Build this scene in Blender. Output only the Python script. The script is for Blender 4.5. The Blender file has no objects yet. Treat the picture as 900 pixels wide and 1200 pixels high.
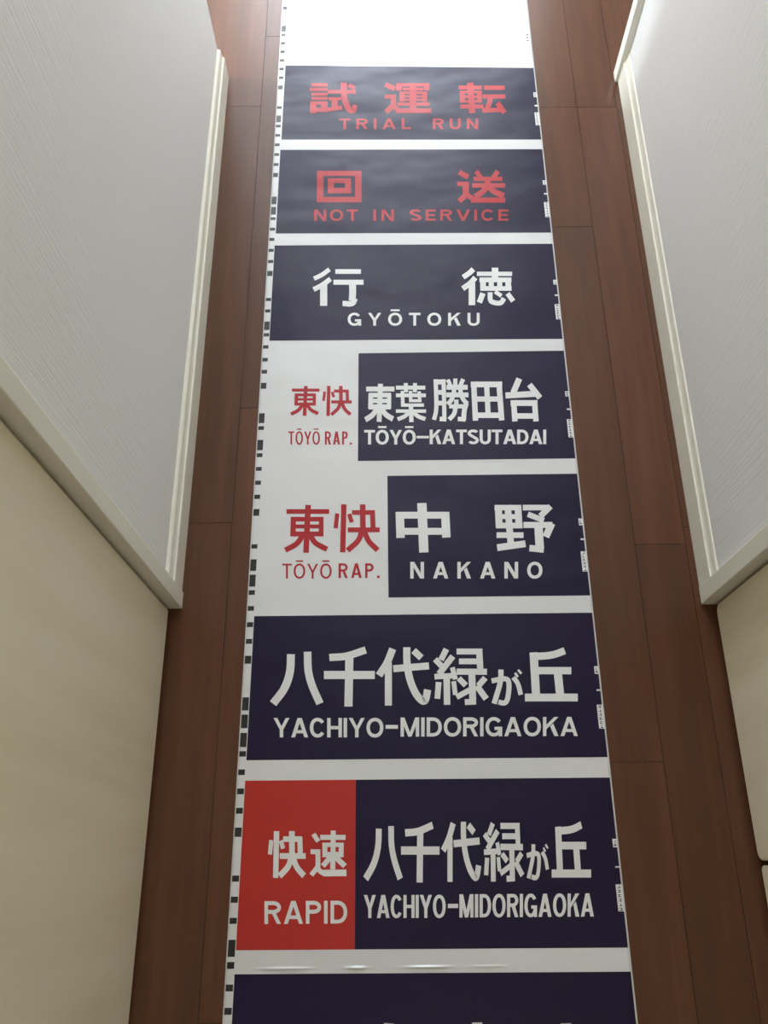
import bpy, bmesh, math, random
import numpy as np
from mathutils import Matrix, Vector

sc = bpy.context.scene
COL = sc.collection

# ------------------------------------------------------------------ camera
FPX = 984.458                       # focal length in pixels of the 900 x 1200 frame
H = 1.25                            # camera height above the floor
def nrm(a): return a / np.linalg.norm(a)
AY = -nrm(np.array([432 - 450., -1718 - 600., 0]) * -1 + np.array([0, 0, -FPX]))
AZ = -nrm(np.array([13., 418., FPX]))
AX = np.cross(AY, AZ)
ROT = np.array([AX, AY, AZ])        # camera (x right, y down, z forward) -> world
cam_d = bpy.data.cameras.new('camera')
cam = bpy.data.objects.new('camera', cam_d)
COL.objects.link(cam)
cam_d.sensor_fit = 'VERTICAL'
cam_d.sensor_height = 36.0
cam_d.lens = FPX / 1200 * 36.0
cam_d.clip_start = 0.02
r, d, fw = ROT[:, 0], ROT[:, 1], ROT[:, 2]
cam.matrix_world = Matrix(((r[0], -d[0], -fw[0], 0), (r[1], -d[1], -fw[1], 0), (r[2], -d[2], -fw[2], H), (0, 0, 0, 1)))
sc.camera = cam

# ------------------------------------------------------------------ world, lights, exposure
w = bpy.data.worlds.new('sky')
sc.world = w
w.use_nodes = True
w.node_tree.nodes['Background'].inputs[0].default_value = (0.75, 0.87, 1.0, 1)
w.node_tree.nodes['Background'].inputs[1].default_value = 1.0
sc.view_settings.view_transform = 'Standard'
sc.view_settings.look = 'None'
sc.view_settings.gamma = 1
sc.view_settings.use_curve_mapping = False
sc.view_settings.exposure = 0.0
try:
    sc.cycles.use_denoising = True
    sc.cycles.max_bounces = 10
    sc.cycles.diffuse_bounces = 6
except Exception:
    pass

def area(name, loc, rot, sx, sy, power, colr):
    l = bpy.data.lights.new(name, 'AREA')
    l.shape = 'RECTANGLE'; l.size = sx; l.size_y = sy; l.energy = power; l.color = colr
    o = bpy.data.objects.new(name, l)
    o.location = loc; o.rotation_euler = rot
    COL.objects.link(o)
    return o
# daylight arriving through the glazed door at the end of the hall and the window of the side room
area('daylight_end', (0.0, 4.16, 1.13), (math.radians(-90), 0, 0), 1.40, 2.10, 112, (0.86, 0.93, 1.0))
area('daylight_side', (-2.66, 1.76, 1.25), (0, math.radians(-90), 0), 1.7, 0.4, 125, (0.80, 0.90, 1.0))
area('near_fill_light', (0.07, -1.35, 2.335), (0, 0, 0), 0.28, 0.28, 1.1, (1.0, 0.92, 0.80))  # added warm fill for the near end of the corridor

# ------------------------------------------------------------------ materials
def lin(c):
    return tuple(((v / 255) / 12.92 if v / 255 <= .04045 else ((v / 255 + .055) / 1.055) ** 2.4) for v in c)
def mat(name, col, rough=0.5, spec=0.5):
    m = bpy.data.materials.new(name)
    m.use_nodes = True
    b = m.node_tree.nodes['Principled BSDF']
    b.inputs['Base Color'].default_value = (*col, 1)
    b.inputs['Roughness'].default_value = rough
    b.inputs['Specular IOR Level'].default_value = spec
    return m
def nd(m, t, **k):
    n = m.node_tree.nodes.new(t)
    for a, v in k.items(): setattr(n, a, v)
    return n
def lk(m, a, b): m.node_tree.links.new(a, b)
def coords(m, scale, rot=(0, 0, 0)):
    t = nd(m, 'ShaderNodeTexCoord'); mp = nd(m, 'ShaderNodeMapping')
    mp.inputs['Scale'].default_value = scale
    mp.inputs['Rotation'].default_value = rot
    lk(m, t.outputs['Object'], mp.inputs['Vector'])
    return mp.outputs['Vector']
def noise(m, vec, scale=1, detail=2, rough=.5):
    n = nd(m, 'ShaderNodeTexNoise')
    n.inputs['Scale'].default_value = scale; n.inputs['Detail'].default_value = detail; n.inputs['Roughness'].default_value = rough
    lk(m, vec, n.inputs['Vector'])
    return n.outputs['Fac']
def ramp(m, fac, stops):
    n = nd(m, 'ShaderNodeValToRGB')
    e = n.color_ramp.elements
    while len(e) < len(stops): e.new(.5)
    for x, (p, c) in zip(e, stops): x.position = p; x.color = (*c, 1)
    lk(m, fac, n.inputs['Fac'])
    return n.outputs['Color']
def bump(m, hgt, strength, dist):
    b = nd(m, 'ShaderNodeBump')
    b.inputs['Strength'].default_value = strength; b.inputs['Distance'].default_value = dist
    lk(m, hgt, b.inputs['Height'])
    lk(m, b.outputs['Normal'], m.node_tree.nodes['Principled BSDF'].inputs['Normal'])
def setcol(m, c): lk(m, c, m.node_tree.nodes['Principled BSDF'].inputs['Base Color'])

def film_mat(name, col, rough, spec=.5):      # printed film: a faint buckling of the sheet in the bump
    m = mat(name, col, rough, spec)
    a = noise(m, coords(m, (5, 9, 1)), 1, 2)
    b = noise(m, coords(m, (12, 20, 1)), 1, 1)
    ad = nd(m, 'ShaderNodeMath', operation='MULTIPLY_ADD')
    lk(m, b, ad.inputs[0]); ad.inputs[1].default_value = .10; lk(m, a, ad.inputs[2])
    bump(m, ad.outputs[0], 1.0, .0045)
    return m
M_WHITE = film_mat('white_film', (.745, .745, .745), .20, .36)
M_NAVY = film_mat('navy_print', (.0098, .0052, .033), .29, .33)
M_RED = film_mat('red_print', (.50, .026, .018), .28, .45)
M_REDINK = film_mat('red_ink', (.43, .015, .020), .36, .36)
M_INK = film_mat('white_ink', (.80, .80, .79), .36, .36)
M_BLACK = film_mat('black_ink', (.016, .016, .016), .4)

# wallpaper with fine vertical ribs
M_WALL = mat('wallpaper', (.79, .775, .745), .62, .35)
h1 = noise(M_WALL, coords(M_WALL, (260, 260, 5)), 1, 2, .6)
h2 = noise(M_WALL, coords(M_WALL, (700, 700, 60)), 1, 1)
ad = nd(M_WALL, 'ShaderNodeMath', operation='MULTIPLY_ADD')
lk(M_WALL, h2, ad.inputs[0]); ad.inputs[1].default_value = .25; lk(M_WALL, h1, ad.inputs[2])
bump(M_WALL, ad.outputs[0], .28, .0018)
M_PLASTER = mat('ceiling_paper', (.92, .915, .90), .8, .2)
M_TRIM = mat('cream_trim', (.66, .62, .51), .42, .4)
n_ = noise(M_TRIM, coords(M_TRIM, (40, 40, 6)), 1, 2)
setcol(M_TRIM, ramp(M_TRIM, n_, [(.3, (.775, .745, .63)), (.7, (.815, .785, .67))]))
# pale wood-grain door sheet
M_DOOR = mat('pale_wood_sheet', (.6, .52, .38), .45, .4)
g1 = noise(M_DOOR, coords(M_DOOR, (11, 11, .9)), 1, 4, .55)
setcol(M_DOOR, ramp(M_DOOR, g1, [(.26, (.74, .645, .45)), (.44, (.83, .755, .55)), (.56, (.87, .80, .60)), (.76, (.91, .85, .68))]))
g2 = noise(M_DOOR, coords(M_DOOR, (120, 120, 4)), 1, 2)
bump(M_DOOR, g2, .25, .0006)
M_VOID = mat('dark_void_backing', (.10, .085, .065), .8, .2)  # dark colour stands in for the shade of the void behind the doors
M_METAL = mat('satin_metal', (.55, .54, .52), .3, .5)
M_METAL.node_tree.nodes['Principled BSDF'].inputs['Metallic'].default_value = 1
M_FILL_LAMP = mat('fill_lamp_cover', (.9, .88, .8), .4)  # glowing cover of the added fill lamp
M_FILL_LAMP.node_tree.nodes['Principled BSDF'].inputs['Emission Color'].default_value = (1, .9, .74, 1)
M_FILL_LAMP.node_tree.nodes['Principled BSDF'].inputs['Emission Strength'].default_value = 2.0
# dark brown floor boards; every board has its own tone, stored on its faces
M_FLOOR = mat('dark_floor_wood', (.1, .045, .03), .25, .42)
vec = coords(M_FLOOR, (30, 2.2, 1))
f1 = noise(M_FLOOR, vec, 1, 5, .6)
f2 = noise(M_FLOOR, coords(M_FLOOR, (3, 1.6, 1)), 1, 2)
c1 = ramp(M_FLOOR, f1, [(.3, (.088, .033, .016)), (.55, (.109, .042, .020)), (.75, (.132, .052, .025))])
att = nd(M_FLOOR, 'ShaderNodeAttribute', attribute_name='tone')
mx = nd(M_FLOOR, 'ShaderNodeMix', data_type='RGBA', blend_type='MULTIPLY')
mx.inputs['Factor'].default_value = 1
lk(M_FLOOR, c1, mx.inputs['A']); lk(M_FLOOR, att.outputs['Color'], mx.inputs['B'])
# pale lint flecks
vo = nd(M_FLOOR, 'ShaderNodeTexVoronoi')
vo.inputs['Scale'].default_value = 1
vo.inputs['Randomness'].default_value = 1
lk(M_FLOOR, coords(M_FLOOR, (9, 7, 1)), vo.inputs['Vector'])
lt = nd(M_FLOOR, 'ShaderNodeMath', operation='LESS_THAN'); lt.inputs[1].default_value = .016
lk(M_FLOOR, vo.outputs['Distance'], lt.inputs[0])
mx2 = nd(M_FLOOR, 'ShaderNodeMix', data_type='RGBA')
lk(M_FLOOR, lt.outputs[0], mx2.inputs['Factor']); lk(M_FLOOR, mx.outputs['Result'], mx2.inputs['A'])
mx2.inputs['B'].default_value = (.30, .24, .19, 1)
setcol(M_FLOOR, mx2.outputs['Result'])
bump(M_FLOOR, f1, .12, .0006)
M_GAP = mat('board_gap', (.03, .016, .011), .7, .2)

# ------------------------------------------------------------------ helpers
def link(name, verts, faces, m, parent=None, smooth=False):
    me = bpy.data.meshes.new(name)
    me.from_pydata(verts, [], faces)
    me.update()
    for x in (m if isinstance(m, (list, tuple)) else [m]): me.materials.append(x)
    o = bpy.data.objects.new(name, me)
    COL.objects.link(o)
    if parent: o.parent = parent
    if smooth:
        for p in me.polygons: p.use_smooth = True
    return o
class MB:
    def __init__(s): s.v = []; s.f = []
    def box(s, x0, x1, y0, y1, z0, z1):
        n = len(s.v)
        s.v += [(x, y, z) for z in (z0, z1) for y in (y0, y1) for x in (x0, x1)]
        s.f += [tuple(n + i for i in q) for q in ((0, 2, 3, 1), (4, 5, 7, 6), (0, 1, 5, 4), (2, 6, 7, 3), (0, 4, 6, 2), (1, 3, 7, 5))]
        return s
    def prism_y(s, prof, y0, y1):            # closed (x, z) profile swept along y
        n = len(s.v); k = len(prof)
        s.v += [(x, y0, z) for x, z in prof] + [(x, y1, z) for x, z in prof]
        s.f += [tuple(n + i for i in range(k)), tuple(n + k + i for i in reversed(range(k)))]
        s.f += [(n + i, n + k + i, n + k + (i + 1) % k, n + (i + 1) % k) for i in range(k)]
        return s
    def build(s, name, m, parent=None, bevel=0, seg=2):
        o = link(name, s.v, s.f, m, parent)
        bm = bmesh.new(); bm.from_mesh(o.data)
        bmesh.ops.recalc_face_normals(bm, faces=bm.faces)
        if bevel:
            bmesh.ops.bevel(bm, geom=bm.edges[:], offset=bevel, segments=seg, affect='EDGES', profile=.5, clamp_overlap=True)
        bm.to_mesh(o.data); bm.free()
        return o
def tag(o, label, cat, kind=None, group=None):
    o['label'] = label; o['category'] = cat
    if kind: o['kind'] = kind
    if group: o['group'] = group
    return o
def floor_pt(px, py):                        # photograph pixel -> point of the floor
    q = ROT @ np.array([px - 450, py - 600, FPX])
    return q[:2] * (-H / q[2])

# ------------------------------------------------------------------ room shell
XL, XR = -.338, .484                         # wall faces
LC, YC = 1.515, 2.40                         # far corner of the left wall, ceiling height
YE, YN = 4.10, -2.0                          # end wall and near wall
# floor: boards along the corridor
fl = MB(); tones = []
rnd = random.Random(5)
PW, X0 = .0802, -.256
special = {7: [1.425], 8: [], 6: [1.425]}
k0, k1 = -30, 20
fl.box(X0 + k0 * PW, X0 + k1 * PW, YN, YE + .1, -.06, -.002)
base_faces = len(fl.f)
for k in range(k0, k1):
    xa, xb = X0 + k * PW, X0 + (k + 1) * PW
    j = {7: [1.11, .138, 1.417], 8: [1.416, .47, -.43], -1: [1.433, .515, -.394]}.get(k)
    if j is None:
        o_ = ((k * 3) % 4) * .227
        j = [o_ - 2 + .909 * i for i in range(7)]
    ys = sorted([y for y in j if YN < y < YE] + [YN, YE + .1])
    if len(j) == 3: ys = sorted(set(ys + [2.33]))
    if k == -2: continue
    if k == -1: xa -= PW
    g = .0004
    for a, b in zip(ys, ys[1:]):
        n0 = len(fl.f)
        fl.box(xa + g, xb - g, a + g, b - g, -.004, 0)
        t = rnd.uniform(.86, 1.12)
        tones += [(n0, t, rnd.uniform(-.03, .03))]
floor = link('floor', fl.v, fl.f, [M_FLOOR, M_GAP])
at = floor.data.color_attributes.new('tone', 'FLOAT_COLOR', 'CORNER')
for p in floor.data.polygons:
    if p.index < base_faces: p.material_index = 1
    i = (p.index - base_faces) // 6
    t = tones[i] if p.index >= base_faces else (0, 1, 0)
    for li in p.loop_indices: at.data[li].color = (t[1], t[1] * (1 - t[2]), t[1] * (1 - 2 * t[2]), 1)
tag(floor, 'dark brown wooden floor boards of the corridor', 'floor', 'structure')

tag(MB().box(-2.8, 1.3, YN, YE + .1, YC, YC + .1).build('ceiling', M_PLASTER), 'pale papered ceiling over the corridor', 'ceiling', 'structure')
DY = .385                                    # where wall meets the near door casing
wl = MB().box(XL - .11, XL, DY, LC, 0, YC)
wl.box(XL - .11, XL, -.50, DY, 2.03, YC).box(XL - .11, XL, YN, -.50, 0, YC).box(-1.0, XL - .11, DY - .3, DY - .2, 0, YC)
tag(wl.build('wall_left', M_WALL), 'cream ribbed wallpaper wall on the left of the corridor', 'wall', 'structure')
wr = MB().box(XR, XR + .11, .378, 1.50, 0, YC).box(1.2, 1.3, 1.50, YE, 0, YC).box(XR + .11, 1.2, 1.40, 1.50, 0, YC).box(XR, XR + .11, 1.5, 2.36, 2.03, YC).box(XR, XR + .11, 2.36, YE, 0, YC).box(XR, XR + .11, -.66, .378, 2.03, YC).box(XR, XR + .11, YN, -.66, 0, YC)
tag(wr.build('wall_right', M_WALL), 'pale ribbed wallpaper wall on the right of the corridor', 'wall', 'structure')
wf = MB().box(-2.7, -.75, YE, YE + .1, 0, YC).box(.75, 1.2, YE, YE + .1, 0, YC).box(-.75, .75, YE, YE + .1, 2.25, YC)
tag(wf.build('wall_far', M_WALL), 'wall at the far end of the hall around the glazed door', 'wall', 'structure')
tag(MB().box(-1.0, 1.2, YN - .1, YN, 0, YC).build('wall_near', M_WALL), 'wall behind the camera position', 'wall', 'structure')
ws = MB().box(-2.7, -2.6, 1.4, 1.55, 0, YC).box(-2.7, -2.6, 1.97, YE, 0, YC).box(-2.7, -2.6, 1.55, 1.97, 0, .4).box(-2.7, -2.6, 1.55, 1.97, 2.1, YC)
ws.box(-2.7, XL - .11, LC - .11, LC, 0, YC)
tag(ws.build('wall_side', M_WALL), 'walls of the side room beyond the left corner', 'wall', 'structure')
w1 = MB()
for x in (-.75, .70): w1.box(x, x + .05, YE + .01, YE + .06, 0, 2.25)
w1.box(-.70, .70, YE + .01, YE + .06, 2.20, 2.25).box(-.70, .70, YE + .01, YE + .06, 0, .05)
tag(w1.build('window_1', M_TRIM, bevel=.003), 'frame of the glazed door at the hall end', 'window', 'structure')
w2 = MB()
for y in (1.55, 1.93): w2.box(-2.68, -2.62, y, y + .04, .4, 2.1)
w2.box(-2.68, -2.62, 1.55, 1.97, .4, .44).box(-2.68, -2.62, 1.55, 1.97, 2.06, 2.1)
tag(w2.build('window_2', M_TRIM, bevel=.003), 'frame of the side room window', 'window', 'structure')

# baseboards: lower body, cove and upper lip
def base_profile(xf, s):                     # xf = front face, s = direction towards the room
    return [(xf - s * .0125, 0), (xf, 0), (xf, .0455), (xf - s * .0008, .0475), (xf - s * .0026, .048), (xf - s * .0032, .0505),
            (xf - s * .0042, .0525), (xf - s * .0048, .062), (xf - s * .0058, .0645), (xf - s * .0076, .0655), (xf - s * .0125, .066)]
tag(MB().prism_y(base_profile(-.327, 1), .396, LC).build('baseboard_left', M_TRIM), 'cream moulded baseboard along the left wall', 'baseboard', 'structure')
tag(MB().prism_y(base_profile(.4765, -1), .396, 1.486).build('baseboard_right', M_TRIM), 'cream moulded baseboard along the right wall', 'baseboard', 'structure')

# door casings
c = MB().box(-.400, -.3245, .372, .3985, 0, 2.03).box(-.400, -.3245, -.50, .372, 2.005, 2.03).box(-.400, -.3245, -.53, -.50, 0, 2.03)
tag(c.build('trim_1', M_TRIM, bevel=.0015), 'cream door casing around the left door', 'trim', 'structure')
c = MB().box(.475, .550, .370, .3985, 0, 2.03).box(.475, .550, -.66, .370, 2.005, 2.03).box(.475, .550, -.69, -.66, 0, 2.03)
tag(c.build('trim_2', M_TRIM, bevel=.0015), 'cream door casing around the right closet', 'trim', 'structure')
c = MB().box(.470, .600, 1.485, 1.512, 0, 2.03).box(.470, .600, 1.512, 2.30, 2.0, 2.03).box(.470, .600, 2.30, 2.327, 0, 2.03)
tag(c.build('trim_3', M_TRIM, bevel=.0015), 'white door casing standing out at far end of right wall', 'trim', 'structure')

# doors
def slab(x0, x1, y0, y1, z0, z1, rc, name, parent=None):
    """door leaf whose corners (in the y-z plane) are rounded by rc, with softened front edges"""
    prof = []
    for cy, cz, a0 in ((y1 - rc, z1 - rc, 0), (y0 + rc, z1 - rc, 90), (y0 + rc, z0 + rc, 180), (y1 - rc, z0 + rc, 270)):
        for i in range(7):
            a = math.radians(a0 + i * 15)
            prof.append((cy + rc * math.cos(a), cz + rc * math.sin(a)))
    k = len(prof); v = [(x0, y, z) for y, z in prof] + [(x1, y, z) for y, z in prof]
    f = [tuple(range(k)), tuple(reversed(range(k, 2 * k)))] + [(i, (i + 1) % k, k + (i + 1) % k, k + i) for i in range(k)]
    o = link(name, v, f, M_DOOR, parent)
    bm = bmesh.new(); bm.from_mesh(o.data)
    bmesh.ops.recalc_face_normals(bm, faces=bm.faces)
    ed = [e for e in bm.edges if abs(e.verts[0].co.x - e.verts[1].co.x) < 1e-6]
    bmesh.ops.bevel(bm, geom=ed, offset=.0025, segments=3, affect='EDGES', profile=.5)
    bm.to_mesh(o.data); bm.free()
    return o
def lever(xf, s, y, parent):
    m = MB().box(xf, xf + s * .008, y - .02, y + .02, .96, 1.04) if s > 0 else MB().box(xf - .008, xf, y - .02, y + .02, .96, 1.04)
    m.box(min(xf, xf + s * .045), max(xf, xf + s * .045), y - .008, y + .008, .992, 1.008)
    m.box(min(xf + s * .038, xf + s * .052), max(xf + s * .038, xf + s * .052), y - .008, y + .11, .99, 1.01)
    m.build('door_handle', M_METAL, parent, bevel=.002)
d1 = slab(-.380, -.3425, -.497, .3675, .010, 2.0, .002, 'door_1')
tag(d1, 'pale wood-grain door closed on the left, beside the roll', 'door', 'structure')
lever(-.3425, 1, -.43, d1)
d2 = slab(.4925, .520, .0065, .3655, .010, 2.0, .013, 'door_2')
tag(d2, 'pale wood closet door leaf on the right, next to the wallpaper wall', 'door', 'structure')
d3 = slab(.4945, .522, -.655, .0005, .010, 2.0, .008, 'door_3')
tag(d3, 'pale wood closet door leaf at the lower right corner, nearer the camera', 'door', 'structure')
cl = MB().box(.535, .60, -.72, .42, 0, 2.05)
tag(cl.build('wall_closet', M_VOID), 'backing behind the right closet doors, coloured dark as an unlit void', 'wall', 'structure')
cl = MB().box(-.46, -.40, -.56, .44, 0, 2.05)
tag(cl.build('wall_doorway', M_VOID), 'backing behind the left door, coloured dark as an unlit void', 'wall', 'structure')

# added body for the near fill light, unseen behind the camera
lm = bpy.data.objects.new('near_fill_lamp', None); COL.objects.link(lm); lm.location = (.07, -1.35, 2.4)
tag(lm, 'added round fill lamp on the ceiling, unseen behind the camera', 'lamp')
def disc(name, r0, r1, z0, z1, m):
    v = [(r0 * math.cos(i * math.pi / 24), r0 * math.sin(i * math.pi / 24), z0) for i in range(48)]
    v += [(r1 * math.cos(i * math.pi / 24), r1 * math.sin(i * math.pi / 24), z1) for i in range(48)]
    f = [tuple(range(48)), tuple(reversed(range(48, 96)))] + [(i, 48 + i, 48 + (i + 1) % 48, (i + 1) % 48) for i in range(48)]
    return link(name, v, f, m, lm)
disc('fill_lamp_base', .20, .20, 0, -.012, M_TRIM)
disc('fill_lamp_cover', .18, .15, -.012, -.05, M_FILL_LAMP)

# ------------------------------------------------------------------ the sign roll
roll = bpy.data.objects.new('destination_sign_roll', None)
COL.objects.link(roll)
roll.location = (.045, .7, 0)
tag(roll, 'white railway sign roll with navy and red station panels unrolled along the floor', 'sign')
OFF = np.array([.045, .7])
RX0, RX1, RY0, RY1 = -.2245, .3085, -.62, 2.25
FT = .0008                                   # top of the film
# film: fine strip around a small crease just before the last panel
xs = np.linspace(RX0, RX1, 107)
ys = np.concatenate([np.linspace(RY0, -.135, 12)[:-1], np.linspace(-.135, -.095, 61), np.linspace(-.095, RY1, 40)[1:]])
def crease(x, y):
    h = 0
    for xc, sx, hh in ((-.145, .030, .0015), (-.052, .012, .0026), (.04, .026, .0022), (.12, .02, .0009)):
        h += hh * math.exp(-((x - xc) / sx) ** 4)
    return h * math.exp(-((y + .1192 - .004 * x) / .0015) ** 2)
v = []; nx, ny = len(xs), len(ys)
for y in ys:
    for x in xs: v.append((x - OFF[0], y - OFF[1], FT + crease(x, y)))
f = [(j * nx + i, j * nx + i + 1, (j + 1) * nx + i + 1, (j + 1) * nx + i) for j in range(ny - 1) for i in range(nx - 1)]
n0 = len(v)
rim = [i for i in range(nx)] + [j * nx + nx - 1 for j in range(1, ny)] + [(ny - 1) * nx + i for i in range(nx - 2, -1, -1)] + [j * nx for j in range(ny - 2, 0, -1)]
v += [(v[i][0], v[i][1], .0001) for i in rim]
k = len(rim)
f += [(rim[(i + 1) % k], rim[i], n0 + i, n0 + (i + 1) % k) for i in range(k)]
link('film', v, f, M_WHITE, roll, smooth=False)
for p in COL.objects['film'].data.polygons: p.use_smooth = len(p.vertices) == 4 and p.index < (nx - 1) * (ny - 1)

ZP, ZT = FT + .00012, FT + .00024            # printed panel, printed lettering
def rect(name, x0, x1, y0, y1, z, m, parent):
    return link(name, [(x0 - OFF[0], y0 - OFF[1], z), (x1 - OFF[0], y0 - OFF[1], z), (x1 - OFF[0], y1 - OFF[1], z), (x0 - OFF[0], y1 - OFF[1], z)], [(0, 1, 2, 3)], m, parent)

# ---- brush lettering: every stroke is a ribbon (width, points); coordinates are traced at (ox, oy, scale) of the photograph
def smooth(pts, n=6):
    p = [np.array(q, float) for q in pts]
    if len(p) < 3: return p
    e = [2 * p[0] - p[1]] + p + [2 * p[-1] - p[-2]]
    out = []
    for i in range(1, len(e) - 2):
        a, b, c_, d_ = e[i - 1:i + 3]
        for t in np.arange(n) / n:
            out.append(.5 * ((2 * b) + (c_ - a) * t + (2 * a - 5 * b + 4 * c_ - d_) * t * t + (3 * b - a - 3 * c_ + d_) * t ** 3))
    out.append(p[-1])
    return out
def ribbon(wd, pts):
    p = smooth(pts)
    L, R_ = [], []
    for i in range(len(p)):
        a = p[max(i - 1, 0)]; b = p[min(i + 1, len(p) - 1)]
        t = nrm(b - a); n = np.array([-t[1], t[0]])
        L.append(p[i] + n * wd / 2); R_.append(p[i] - n * wd / 2)
    return L, R_
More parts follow.
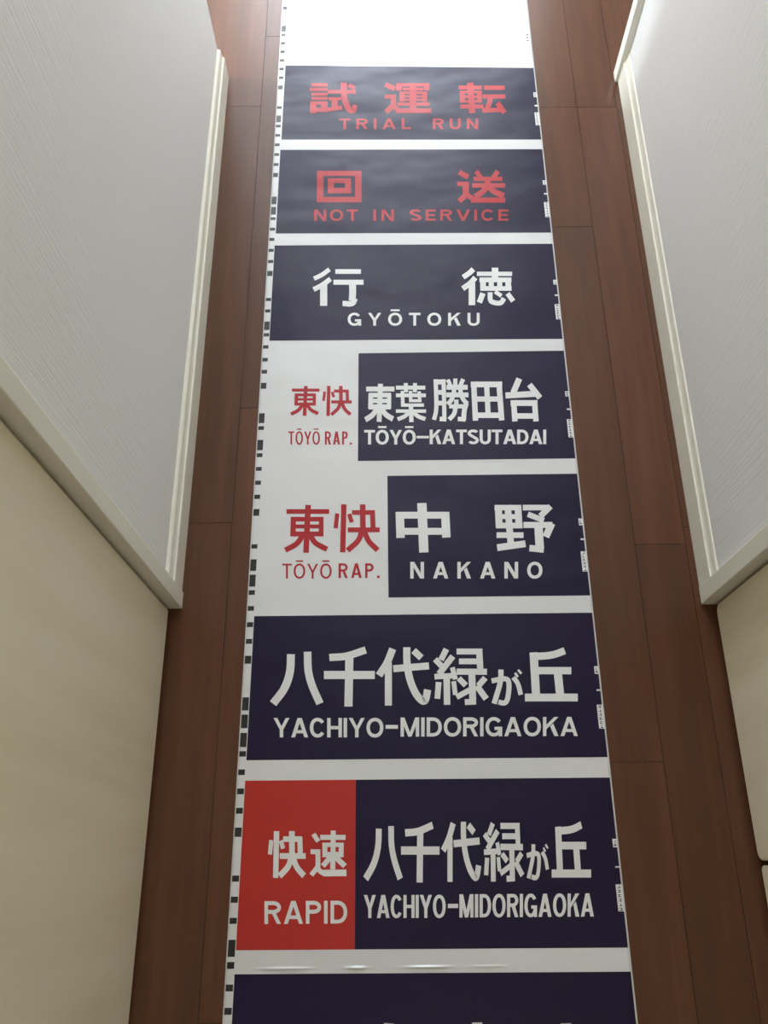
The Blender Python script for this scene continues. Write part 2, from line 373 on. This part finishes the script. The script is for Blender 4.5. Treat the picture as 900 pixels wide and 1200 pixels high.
G = {
 '試': (355, 90, 12.857, [(52, (130, 128), (372, 128)), (50, (100, 196), (378, 196)), (46, (130, 268), (370, 268)), (46, (130, 331), (370, 331)),
   (50, (112, 400), (372, 400)), (66, (112, 505), (372, 505)), (92, (156, 378), (152, 555)), (96, (322, 378), (322, 535)),
   (58, (372, 232), (795, 232)), (92, (618, 95), (618, 250), (640, 380), (685, 480), (735, 520)), (70, (700, 515), (765, 520), (785, 430)), (62, (690, 130), (785, 180)),
   (48, (385, 338), (578, 338)), (92, (480, 338), (480, 480)), (62, (372, 502), (590, 470))]),
 '運': (445, 90, 12.857, [(75, (85, 122), (228, 190)), (60, (75, 305), (245, 305)), (80, (205, 290), (205, 450)), (78, (95, 540), (195, 440)), (70, (190, 440), (285, 510)), (72, (245, 518), (775, 516)),
   (52, (250, 128), (750, 128)), (85, (290, 105), (290, 215)), (80, (705, 105), (705, 212)), (44, (350, 192), (655, 192)), (40, (295, 247), (712, 247)), (34, (320, 303), (710, 303)), (34, (320, 354), (710, 354)),
   (76, (335, 228), (335, 382)), (72, (678, 228), (678, 382)), (54, (262, 418), (755, 418)), (98, (500, 105), (500, 480))]),
 '転': (530, 90, 12.857, [(92, (268, 95), (300, 555)), (58, (95, 168), (445, 168)), (78, (150, 215), (150, 398)), (72, (408, 215), (408, 398)), (40, (112, 235), (445, 235)), (40, (112, 307), (445, 307)), (40, (112, 378), (445, 378)), (62, (122, 455), (470, 455)),
   (66, (480, 172), (790, 172)), (64, (455, 303), (800, 303)), (76, (572, 320), (560, 400), (520, 500)), (68, (450, 515), (730, 503)), (76, (680, 400), (785, 548))]),
 '回': (350, 190, 6, [(36, (130, 82), (443, 82)), (38, (127, 266), (443, 266)), (46, (153, 64), (150, 285)), (46, (420, 64), (420, 285)), (34, (205, 133), (368, 133)), (38, (205, 203), (370, 203)), (42, (227, 116), (226, 222)), (42, (346, 116), (349, 222))]),
 '送': (490, 190, 6, [(36, (287, 74), (352, 108)), (30, (275, 156), (356, 156)), (44, (334, 142), (334, 240)), (38, (288, 278), (345, 226)), (36, (335, 226), (395, 268)), (36, (372, 270), (612, 270)),
   (32, (408, 66), (440, 112)), (34, (560, 66), (528, 112)), (30, (390, 121), (592, 121)), (32, (380, 167), (612, 167)), (44, (488, 115), (488, 172)), (40, (486, 162), (460, 205), (400, 246)), (40, (490, 165), (530, 207), (602, 240))]),
 '行': (350, 300, 6, [(31, (217, 96), (165, 134), (108, 162)), (34, (224, 164), (165, 207), (105, 239)), (50, (176, 196), (176, 353)), (33, (258, 112), (438, 112)), (35, (245, 187), (456, 187)), (48, (378, 180), (380, 250), (376, 318)), (38, (398, 300), (375, 337), (309, 336))]),
 '徳': (490, 300, 6, [(36, (388, 95), (360, 122), (316, 152)), (38, (402, 154), (365, 195), (313, 232)), (46, (378, 190), (378, 348)), (30, (413, 128), (660, 128)), (46, (540, 85), (540, 160)), (34, (431, 170), (655, 170)), (32, (438, 231), (656, 231)),
   (40, (455, 156), (457, 245)), (36, (514, 170), (514, 245)), (36, (573, 170), (573, 245)), (40, (632, 156), (634, 245)), (38, (455, 264), (430, 330)), (34, (506, 258), (508, 312), (535, 330), (580, 332), (603, 300)), (28, (540, 253), (585, 283)), (34, (628, 266), (668, 320))]),
 '東': (320, 580, 6, [(40, (247, 72), (232, 408)), (33, (95, 118), (395, 118)), (38, (144, 156), (140, 293)), (34, (339, 156), (338, 293)), (32, (128, 172), (355, 172)), (28, (125, 223), (355, 223)), (34, (122, 276), (355, 276)), (38, (210, 285), (165, 345), (86, 390)), (38, (262, 285), (300, 340), (380, 384))]),
 '快': (320, 580, 6, [(30, (452, 132), (440, 236)), (38, (498, 68), (490, 405)), (30, (535, 135), (554, 194)), (33, (555, 125), (715, 125)), (34, (525, 247), (750, 247)), (36, (699, 110), (704, 247)), (40, (630, 68), (632, 250)), (38, (628, 240), (600, 320), (524, 392)), (38, (636, 240), (672, 325), (736, 390))]),
 '葉': (460, 445, 20, [(92, (80, 192), (768, 192)), (94, (310, 85), (316, 300)), (94, (528, 85), (522, 300)), (88, (80, 372), (780, 372)), (84, (232, 270), (242, 640)), (80, (420, 270), (425, 530)), (80, (622, 280), (640, 532)), (70, (385, 498), (678, 498)), (78, (200, 602), (735, 602)), (80, (80, 742), (785, 742)), (102, (430, 600), (442, 1000)), (95, (410, 745), (290, 860), (118, 935)), (95, (470, 745), (590, 860), (770, 930))]),
 '勝': (500, 440, 16.36, [(80, (170, 80), (184, 450), (180, 680), (140, 855)), (80, (322, 80), (334, 500), (338, 860)), (94, (133, 131), (357, 131)), (90, (190, 330), (330, 330)), (90, (190, 536), (330, 536)), (86, (250, 838), (376, 846)),
   (74, (403, 85), (455, 195)), (80, (548, 65), (548, 205)), (80, (698, 75), (648, 195)), (94, (382, 232), (785, 232)), (92, (376, 378), (800, 378)), (84, (528, 200), (520, 330), (475, 470), (400, 560)), (84, (640, 200), (655, 350), (705, 470), (778, 548)), (84, (566, 468), (568, 600)),
   (80, (430, 598), (770, 598)), (92, (762, 535), (722, 680), (708, 858)), (84, (597, 838), (745, 850)), (84, (556, 590), (525, 740), (430, 850))]),
 '田': (500, 440, 6, [(38, (330, 45), (343, 320)), (38, (507, 45), (527, 318)), (40, (310, 65), (530, 65)), (36, (335, 168), (522, 168)), (38, (345, 282), (525, 282)), (36, (421, 64), (432, 282))]),
 '台': (500, 440, 6, [(42, (651, 24), (608, 125)), (42, (554, 143), (785, 130)), (40, (722, 66), (796, 160)), (38, (611, 176), (620, 325)), (38, (757, 176), (768, 325)), (40, (590, 196), (778, 196)), (38, (615, 287), (770, 287))]),
 '中': (450, 580, 4.2857, [(47, (190, 42), (200, 290)), (42, (79, 87), (83, 217)), (42, (307, 87), (313, 215)), (34, (60, 103), (328, 103)), (34, (82, 184), (322, 184))]),
 '野': (450, 580, 4.2857, [(35, (573, 52), (579, 168)), (34, (672, 52), (678, 168)), (27, (555, 65), (686, 65)), (24, (560, 110), (690, 110)), (28, (562, 155), (695, 155)), (33, (620, 52), (637, 255)), (28, (565, 203), (700, 203)), (34, (568, 266), (710, 246)),
   (28, (697, 65), (828, 65)), (30, (836, 58), (785, 108)), (27, (722, 98), (802, 130)), (30, (700, 152), (845, 152)), (36, (842, 144), (812, 212)), (42, (775, 155), (782, 272)), (32, (730, 268), (802, 276))]),
 '八': (310, 750, 4.737, [(44, (147, 80), (141, 180), (110, 270), (48, 354)), (42, (239, 66), (243, 170), (265, 255), (308, 354))]),
 '千': (310, 750, 4.737, [(40, (360, 98), (455, 90), (562, 56)), (45, (330, 195), (612, 195)), (45, (471, 90), (466, 370))]),
 '代': (440, 755, 11.25, [(95, (228, 62), (150, 250), (46, 412)), (92, (170, 245), (170, 810)), (92, (235, 324), (705, 287)), (95, (413, 42), (416, 250), (450, 450), (520, 630), (600, 735), (655, 740), (688, 600)), (88, (502, 85), (605, 180))]),
 '緑': (500, 755, 9, [(62, (208, 52), (150, 168)), (60, (88, 160), (190, 265)), (64, (276, 128), (130, 315)), (58, (82, 343), (270, 334)), (52, (270, 245), (303, 372)), (68, (210, 330), (215, 640)), (60, (126, 400), (112, 576)), (50, (284, 392), (302, 535)),
   (62, (315, 78), (587, 78)), (66, (552, 48), (566, 290)), (60, (340, 182), (560, 182)), (64, (315, 290), (635, 292)), (72, (475, 285), (485, 590)), (62, (402, 612), (520, 606)), (60, (338, 360), (412, 435)), (58, (315, 560), (455, 482)), (62, (618, 355), (545, 440)), (64, (528, 440), (628, 578))]),
 'が': (500, 750, 4.737, [(29, (412, 165), (408, 235), (374, 354)), (28, (360, 228), (432, 216), (456, 240), (450, 320), (432, 350), (398, 345)), (26, (480, 208), (506, 245), (522, 305)), (13, (490, 184), (506, 206)), (13, (507, 166), (525, 188))]),
 '丘': (500, 750, 4.737, [(40, (766, 60), (690, 85), (572, 94)), (45, (593, 70), (607, 315)), (40, (610, 171), (802, 171)), (45, (726, 171), (741, 315)), (43, (545, 320), (838, 320))]),
 '速': (300, 960, 7.5, [(42, (505, 130), (548, 196)), (42, (480, 286), (566, 286)), (42, (545, 268), (545, 425)), (42, (486, 492), (548, 412)), (44, (530, 425), (585, 470), (650, 482)), (58, (590, 473), (795, 471)), (44, (680, 100), (675, 440)), (44, (565, 160), (788, 160)), (44, (606, 206), (606, 332)), (44, (750, 206), (748, 332)), (38, (585, 225), (770, 225)), (46, (585, 311), (768, 311)), (46, (662, 325), (588, 412)), (48, (692, 325), (782, 412))]),
}
def glyph_px(ch, box=None, ws=1.0):
    """stroke outlines of a character in photograph pixels; box re-fits it to another place"""
    ox, oy, s, st = G[ch]
    if box:
        al = [q for wd, *p in st for e in ribbon(wd, p) for q in e]
        lo, hi = np.min(al, 0), np.max(al, 0)
        fit = lambda q: np.array([box[0], box[1]]) + (q - lo) / (hi - lo) * (np.array(box[2:]) - np.array(box[:2]))
    else:
        fit = lambda q: np.array([ox, oy]) + q / s
    out = []
    for wd, *p in st:
        L, R_ = ribbon(wd * ws, p)
        out.append(([fit(q) for q in L], [fit(q) for q in R_]))
    return out
def kanji(ch, m, parent, box=None, ws=1.0, label=None):
    v, f = [], []
    for i, (L, R_) in enumerate(glyph_px(ch, box, ws)):
        n = len(v); z = ZT + i * 3e-6
        for a, b in zip(L, R_):
            for q in (a, b):
                x, y = floor_pt(*q) - OFF
                v.append((x, y, z))
        f += [(n + 2 * j, n + 2 * j + 1, n + 2 * j + 3, n + 2 * j + 2) for j in range(len(L) - 1)]
    o = link('kanji_character', v, f, m, parent)
    bm = bmesh.new(); bm.from_mesh(o.data)
    for fc in bm.faces:
        fc.normal_update()
        if fc.normal.z < 0: fc.normal_flip()
    bm.to_mesh(o.data); bm.free()
    if label: o['label'] = label
    return o

# ---- roman lettering: sans capitals drawn stroke by stroke, unit = cap height, t = stroke width
LW = {'A': .80, 'C': .74, 'D': .70, 'E': .58, 'G': .77, 'H': .70, 'I': 0, 'K': .72, 'L': .56, 'M': .86, 'N': .72, 'O': .80, 'P': .64, 'R': .69, 'S': .68, 'T': .66, 'U': .69, 'V': .78, 'Y': .76, '.': 0}
def letter(ch, w, t):
    """list of quad strips [(left points, right points)] of a capital letter w wide with strokes t thick"""
    out = []
    def bar(x0, y0, x1, y1): out.append(([(x0, y0), (x0, y1)], [(x1, y0), (x1, y1)]))
    def leg(a, b, c_, d_): out.append(([a, d_], [b, c_]))          # quad: bottom a-b, top d-c
    def path(pts, closed=False):
        p = [np.array(q, float) for q in pts]; n = len(p); L, R_ = [], []
        for i in range(n):
            a = p[(i - 1) % n] if closed else p[max(i - 1, 0)]
            b = p[(i + 1) % n] if closed else p[min(i + 1, n - 1)]
            q = nrm(b - a); m_ = np.array([-q[1], q[0]]) * t / 2
            L.append(p[i] + m_); R_.append(p[i] - m_)
        if closed: L.append(L[0]); R_.append(R_[0])
        out.append((L, R_))
    def arc(cx, cy, rx, ry, a0, a1, n=18, e=2.12):
        r_ = []
        for i in range(n + 1):
            a = math.radians(a0 + (a1 - a0) * i / n); c_, s_ = math.cos(a), math.sin(a)
            r_.append((cx + rx * math.copysign(abs(c_) ** (2 / e), c_), cy + ry * math.copysign(abs(s_) ** (2 / e), s_)))
        return r_
    h, u = t / 2, t * 1.1
    if ch == 'A':
        leg((0, 0), (u, 0), (w / 2 + u * .45, 1), (w / 2 - u * .55, 1)); leg((w - u, 0), (w, 0), (w / 2 + u * .55, 1), (w / 2 - u * .45, 1)); bar(w * .2, .21, w * .8, .21 + t * .9)
    elif ch == 'V':
        leg((w / 2 - u * .5, 0), (w / 2 + u * .5, 0), (u, 1), (0, 1)); leg((w / 2 - u * .5, 0), (w / 2 + u * .5, 0), (w, 1), (w - u, 1))
    elif ch == 'Y':
        bar(w / 2 - h, 0, w / 2 + h, .46); leg((w / 2 - h, .40), (w / 2 + h, .40), (u, 1), (0, 1)); leg((w / 2 - h, .40), (w / 2 + h, .40), (w, 1), (w - u, 1))
    elif ch == 'K':
        bar(0, 0, t, 1); leg((t * .6, .28 + t * 1.35), (t * .6, .28), (w, 1), (w - u * 1.12, 1)); leg((w - u * 1.1, 0), (w, 0), (t + (w - t) * .42 + h, .66), (t + (w - t) * .30, .52))
    elif ch == 'M':
        bar(0, 0, t, 1); bar(w - t, 0, w, 1); leg((w / 2 - h, 0), (w / 2 + h, 0), (u * 1.05, 1), (0, 1)); leg((w / 2 - h, 0), (w / 2 + h, 0), (w, 1), (w - u * 1.05, 1))
    elif ch == 'N':
        bar(0, 0, t, 1); bar(w - t, 0, w, 1); leg((w - u * 1.05, 0), (w, 0), (u * 1.05, 1), (0, 1))
    elif ch == 'O': path(arc(w / 2, .5, w / 2 - h, .5 - h + .01, 0, 360, 40)[:-1], True)
    elif ch == 'C': path(arc(w / 2, .5, w / 2 - h, .5 - h + .01, 36, 324, 30))
    elif ch == 'G': path(arc(w / 2, .5, w / 2 - h, .5 - h + .01, 36, 338, 32)); bar(w * .54, .5 - t * .95, w, .5); bar(w - t, .0, w, .46)
    elif ch == 'S':
        q = arc(w / 2, .745, w / 2 - h, .255 - h + .008, 25, 215, 16) + arc(w / 2, .265, w / 2 - h, .265 - h + .008, 55, -155, 18)
        path(q)
    elif ch == 'D':
        bar(0, 0, t, 1); x = w * .42; path([(h, 1 - h), (x, 1 - h)] + arc(x, .5, w - h - x, .5 - h, 90, -90, 18)[1:-1] + [(x, h), (h, h)])
    elif ch in 'PR':
        bar(0, 0, t, 1); x = w * .52; lo = .44; cy = (1 + lo) / 2
        path([(h, 1 - h), (x, 1 - h)] + arc(x, cy, w - h - x, (1 - lo) / 2 - h, 90, -90, 14, 2)[1:-1] + [(x, lo + h), (h, lo + h)])
        if ch == 'R': leg((w - u, 0), (w, 0), (w * .52 + u * .55, lo + h), (w * .52 - u * .5, lo + h))
    elif ch == 'U':
        path([(h, 1), (h, .36)] + arc(w / 2, .36, w / 2 - h, .36 - h + .01, 180, 360, 18)[1:-1] + [(w - h, .36), (w - h, 1)])
    elif ch == 'E': bar(0, 0, t, 1); bar(0, 0, w, t * .95); bar(0, 1 - t * .95, w, 1); bar(0, .5 - t * .45, w * .92, .5 + t * .45)
    elif ch == 'L': bar(0, 0, t, 1); bar(0, 0, w, t * .95)
    elif ch == 'H': bar(0, 0, t, 1); bar(w - t, 0, w, 1); bar(0, .5 - t * .47, w, .5 + t * .47)
    elif ch == 'T': bar(w / 2 - h, 0, w / 2 + h, 1); bar(0, 1 - t * .95, w, 1)
    elif ch == 'I': bar(0, 0, t, 1)
    elif ch == '.': bar(0, 0, t * 1.15, t * 1.15)
    return out
def roman(text, x0, x1, ytop, ybase, gap, m, parent, t=.185, ybase_r=None, label=None):
    """capitals fitted between pixels x0..x1, cap height ytop..ybase, ink gap between letters in pixels"""
    a, b = floor_pt(x0, ybase), floor_pt(x1, ybase)
    cap = floor_pt((x0 + x1) / 2, ytop)[1] - floor_pt((x0 + x1) / 2, ybase)[1]
    W = (b[0] - a[0]) / cap                        # word width in cap heights
    g_ = gap * W / (x1 - x0)
    fix = sum({'I': t, '.': t * 1.15}.get(c_, 0) for c_ in text)
    k_ = (W - g_ * (len(text) - 1) - fix) / sum(LW['O' if c_ == 'Ō' else c_] for c_ in text)
    dy = (ybase_r - ybase) if ybase_r is not None else 0
    V, F = [], []
    def put(strips, cur):
        for i, (L, R_) in enumerate(strips):
            n = len(V)
            for p, q in zip(L, R_):
                for e in (p, q):
                    gx = (cur + e[0]) / W
                    px = x0 + (x1 - x0) * gx
                    c_ = floor_pt(px, ybase + dy * gx + (ytop - ybase) * e[1]) - OFF
                    V.append((c_[0], c_[1], ZT + i * 3e-6))
            F.extend((n + 2 * j, n + 2 * j + 1, n + 2 * j + 3, n + 2 * j + 2) for j in range(len(L) - 1))
    cur = 0
    for c_ in text:
        base = 'O' if c_ == 'Ō' else c_
        wd = {'I': t, '.': t * 1.15}.get(base) or LW[base] * k_
        put(letter(base, wd, t), cur)
        if c_ == 'Ō': put([([(wd * .18, 1.13), (wd * .18, 1.13 + t * .75)], [(wd * .82, 1.13), (wd * .82, 1.13 + t * .75)])], cur)
        cur += wd + g_
    o = link('roman_lettering', V, F, m, parent)
    bm = bmesh.new(); bm.from_mesh(o.data)
    for fc in bm.faces:
        fc.normal_update()
        if fc.normal.z < 0: fc.normal_flip()
    bm.to_mesh(o.data); bm.free()
    if label: o['label'] = label
    return o
def dash(x0, x1, yc, th, m, parent):
    p = [floor_pt(*q) - OFF for q in ((x0, yc + th / 2), (x1, yc + th / 2), (x1, yc - th / 2), (x0, yc - th / 2))]
    return link('dash', [(a, b, ZT) for a, b in p], [(0, 1, 2, 3)], m, parent)

# ---- panels (top edge every 0.242 m along the roll)
PX0, PX1 = -.2122, .3062
def panel(ytop, ybot, x0, label, name='navy_panel', m=None, x1=PX1):
    (ta, tb), (ba, bb) = [q if isinstance(q, tuple) else (q, q) for q in (ytop, ybot)]    # left and right ends
    o = link(name, [(x0 - OFF[0], ba - OFF[1], ZP), (x1 - OFF[0], bb - OFF[1], ZP), (x1 - OFF[0], tb - OFF[1], ZP), (x0 - OFF[0], ta - OFF[1], ZP)], [(0, 1, 2, 3)], m or M_NAVY, roll)
    o['label'] = label
    return o
p1 = panel((1.5476, 1.5287), (1.3397, 1.3295), PX0 + .002, 'navy panel with red TRIAL RUN lettering')
p2 = panel((1.3126, 1.304), (1.103, 1.0959), PX0 + .001, 'navy panel with red NOT IN SERVICE lettering')
p3 = panel((1.0748, 1.0697), (.8629, .8586), PX0, 'navy panel with white GYŌTOKU lettering')
p4 = panel(.834, .623, -.054, 'short navy panel with TŌYŌ-KATSUTADAI lettering')
p5 = panel(.595, .3865, -.0055, 'short navy panel with white NAKANO lettering')
p6 = panel(.359, .145, PX0, 'full width navy panel with YACHIYO-MIDORIGAOKA lettering')
p7 = panel(.117, -.098, -.0544, 'short navy panel beside the red RAPID panel')
p7r = panel(.117, -.098, PX0, 'red panel with white RAPID lettering', 'red_panel', M_RED, -.0544)
p8 = panel(-.126, -.340, PX0, 'navy panel cut off by the bottom edge of the view')

for ch in '試運転': kanji(ch, M_REDINK, p1)
roman('TRIAL', 397.5, 481.7, 139.3, 151.8, 7, M_REDINK, p1)
roman('RUN', 507.2, 560.3, 139.3, 151.8, 7, M_REDINK, p1)
for ch in '回送': kanji(ch, M_REDINK, p2)
roman('NOT', 368.3, 419.4, 246, 259.3, 4.2, M_REDINK, p2)
roman('IN', 437.5, 461.5, 246, 259.3, 6.4, M_REDINK, p2)
roman('SERVICE', 480, 595.8, 246, 259, 5, M_REDINK, p2)
for ch in '行徳': kanji(ch, M_INK, p3)
roman('GYŌTOKU', 407.5, 562, 367, 382, 8, M_INK, p3)
kanji('東', M_REDINK, roll, (340.2, 452.6, 374.5, 487.6), 1.0, 'red kanji on the white film')
kanji('快', M_REDINK, roll, (377.6, 452.6, 412.2, 487.9), 1.0, 'red kanji on the white film')
roman('TŌYŌ', 337.8, 375, 505.9, 521.3, 1.3, M_REDINK, roll, .115, label='thin red lettering on the white film')
roman('RAP.', 380.8, 412.5, 505.9, 521.3, 2.4, M_REDINK, roll, .13, label='thin red lettering on the white film')
kanji('東', M_INK, p4, (427.2, 450, 462.2, 494.8), 1.3)
for ch in '葉勝田台': kanji(ch, M_INK, p4)
roman('TŌYŌ', 426.8, 487.2, 504.2, 521.2, .9, M_INK, p4)
dash(488.3, 502.6, 512.6, 2.9, M_INK, p4)
roman('KATSUTADAI', 503.5, 640, 503.8, 520.8, 1.0, M_INK, p4)
for ch in '東快': kanji(ch, M_REDINK, roll, label='red kanji on the white film')
roman('TŌYŌ', 330.8, 388.7, 660.8, 678.2, 2.3, M_REDINK, roll, .125, label='thin red lettering on the white film')
roman('RAP.', 396.8, 445, 660.4, 677.6, 4, M_REDINK, roll, .15, label='thin red lettering on the white film')
for ch in '中野': kanji(ch, M_INK, p5)
roman('NAKANO', 480.8, 635.5, 658.7, 678.2, 10.6, M_INK, p5, .19)
for ch in '八千代緑が丘': kanji(ch, M_INK, p6)
roman('YACHIYO', 320.6, 449.3, 841.5, 864.2, 2.0, M_INK, p6, .18)
dash(451.9, 466.3, 851.9, 4.4, M_INK, p6)
roman('MIDORIGAOKA', 469.4, 677, 841, 863.4, 2.4, M_INK, p6, .18, 862.6)
kanji('快', M_INK, p7r, (314.4, 974, 358.3, 1029), 1.22)
kanji('速', M_INK, p7r)
roman('RAPID', 310, 407, 1056, 1082.8, 3.3, M_INK, p7r, .175, 1082.2)
for ch, bx in (('八', (425.8, 968, 472, 1032.8)), ('千', (470, 963, 515, 1034.2)), ('代', (516.7, 963, 563.8, 1033.4)), ('緑', (565.8, 963.3, 614.3, 1033.4)), ('が', (616.7, 988.7, 643.3, 1031.7)), ('丘', (646.3, 962.5, 692.5, 1028.4))):
    kanji(ch, M_INK, p7, bx)
roman('YACHIYO', 426.3, 522.2, 1048.8, 1075.8, 1.2, M_INK, p7, .15, 1075.6)
dash(524.8, 536.8, 1061.6, 5, M_INK, p7)
roman('MIDORIGAOKA', 538.3, 695.8, 1048, 1075.2, 1.7, M_INK, p7, .15, 1074)
# the last panel only shows the very tops of its characters
G['stub_a'] = (0, 0, 1, [(12, (456, 1199), (454, 1217), (440, 1240))])
G['stub_b'] = (0, 0, 1, [(12, (559, 1198), (560, 1240))])
G['stub_c'] = (0, 0, 1, [(13, (663, 1199), (664, 1240))])
for ch in ('stub_a', 'stub_b', 'stub_c'): kanji(ch, M_INK, p8)

# ---- black index code along the left edge (pixel centre, pixel height of each printed bar)
bars = [(0, 2), (10, 4), (34.2, 7), (41.6, 3.2), (51.3, 3.2), (61.2, 3.2), (71.3, 3.2), (81.4, 3.2), (91.6, 3.2), (103, 4.6), (126.6, 3.1), (139.8, 8), (148.2, 3), (159.1, 3), (170.1, 3.1), (181.6, 3.2), (193.3, 3.2), (205.6, 4.8),
        (235.3, 9), (247.5, 9), (256.7, 3.2), (269, 3.4), (281, 3.5), (293.8, 3.6), (306.9, 3.6), (320.9, 6), (351.4, 3.6), (364.8, 3.7), (382.2, 10), (392.8, 3.8), (407, 4), (421.9, 4.2), (436, 4.4), (452.5, 7),
        (490.4, 11.5), (502, 4.4), (521.9, 12.2), (533.8, 4.5), (549.8, 4.6), (566, 4.8), (582.5, 5), (600.8, 8), (640.6, 5), (662.5, 13.6), (680.7, 14), (694.6, 5.4), (713.2, 5.5), (732.2, 5.7), (751.8, 5.8), (773.3, 9.4),
        (825, 15.4), (845.5, 16), (867.3, 16.6), (883.6, 6.4), (905, 6.6), (927.5, 6.8), (950.2, 6.9), (975.3, 11), (1029.6, 7.2), (1054.3, 7.2), (1079.1, 7.2), (1111.3, 20), (1131.3, 8), (1157.7, 8), (1185, 8.2)]
for yc, hh in bars:
    xe = 329 - 62 * yc / 1150
    ya, yb = floor_pt(xe, yc + hh / 2)[1], floor_pt(xe, yc - hh / 2)[1]
    rect('index_bar', -.2228, -.2132, ya, yb, ZP, M_BLACK, roll)

# ---- white number boxes printed on the right edge of every panel
def box_mark(parent, x0, y0, x1, y1, cells):
    v, f, mi = [], [], []
    def q(xa, ya, xb, yb, z, k_):
        n = len(v)
        for x, y in ((xa, ya), (xb, ya), (xb, yb), (xa, yb)): v.append((x - OFF[0], y - OFF[1], z))
        f.append((n, n + 1, n + 2, n + 3)); mi.append(k_)
    q(x0, y0, x1, y1, ZT, 0)
    rn = random.Random(int(abs(y0) * 1e5))
    hgt = y1 - y0
    for c_ in range(cells):
        ca = y1 - hgt * (c_ + .84) / cells; cb = y1 - hgt * (c_ + .22) / cells
        xa, xb = x0 + (x1 - x0) * .24, x0 + (x1 - x0) * .78
        q(xa, ca, xb, ca + (cb - ca) * .25, ZT + 2e-5, 1)
        if rn.random() < .7: q(xa, cb - (cb - ca) * .25, xb, cb, ZT + 2e-5, 1)
        t = rn.uniform(.2, .8)
        q(xa + (xb - xa) * (t - .13), ca, xa + (xb - xa) * (t + .13), cb, ZT + 2.2e-5, 1)
    o = link('edge_label', v, f, [M_INK, M_BLACK], parent)
    for p, k_ in zip(o.data.polygons, mi): p.material_index = k_
for pn, (sq, tk, bx) in ((p1, ((109, 114.5), 124.5, (132.5, 147.5))), (p2, ((212, 217), 227.7, (237.5, 255))), (p3, ((328.5, 334), 346.5, (357, 374.8))), (p4, ((459, 465), 480, (491.7, 513))),
                         (p5, ((608, 616), 632.3, (646.5, 670))), (p6, ((781, 790), 809, (826, 854))), (p7, ((983, 993), 1016, (1036.5, 1068)))):
    Y_ = lambda py: floor_pt(600 + py * .11, py)[1]
    box_mark(pn, .3005, Y_(sq[1]), PX1 + .0004, Y_(sq[0]), 1)
    box_mark(pn, .2985, Y_(bx[1]), PX1 + .0004, Y_(bx[0]), 6)
    rect('edge_tick', .3005, PX1 + .0004, Y_(tk + .9), Y_(tk - .9), ZT, M_INK, pn)
for yc in (41, 44.5, 48):
    y = floor_pt(617, yc)[1]
    rect('edge_dot', .2985, .3025, y - .002, y + .002, ZP, M_BLACK, roll)
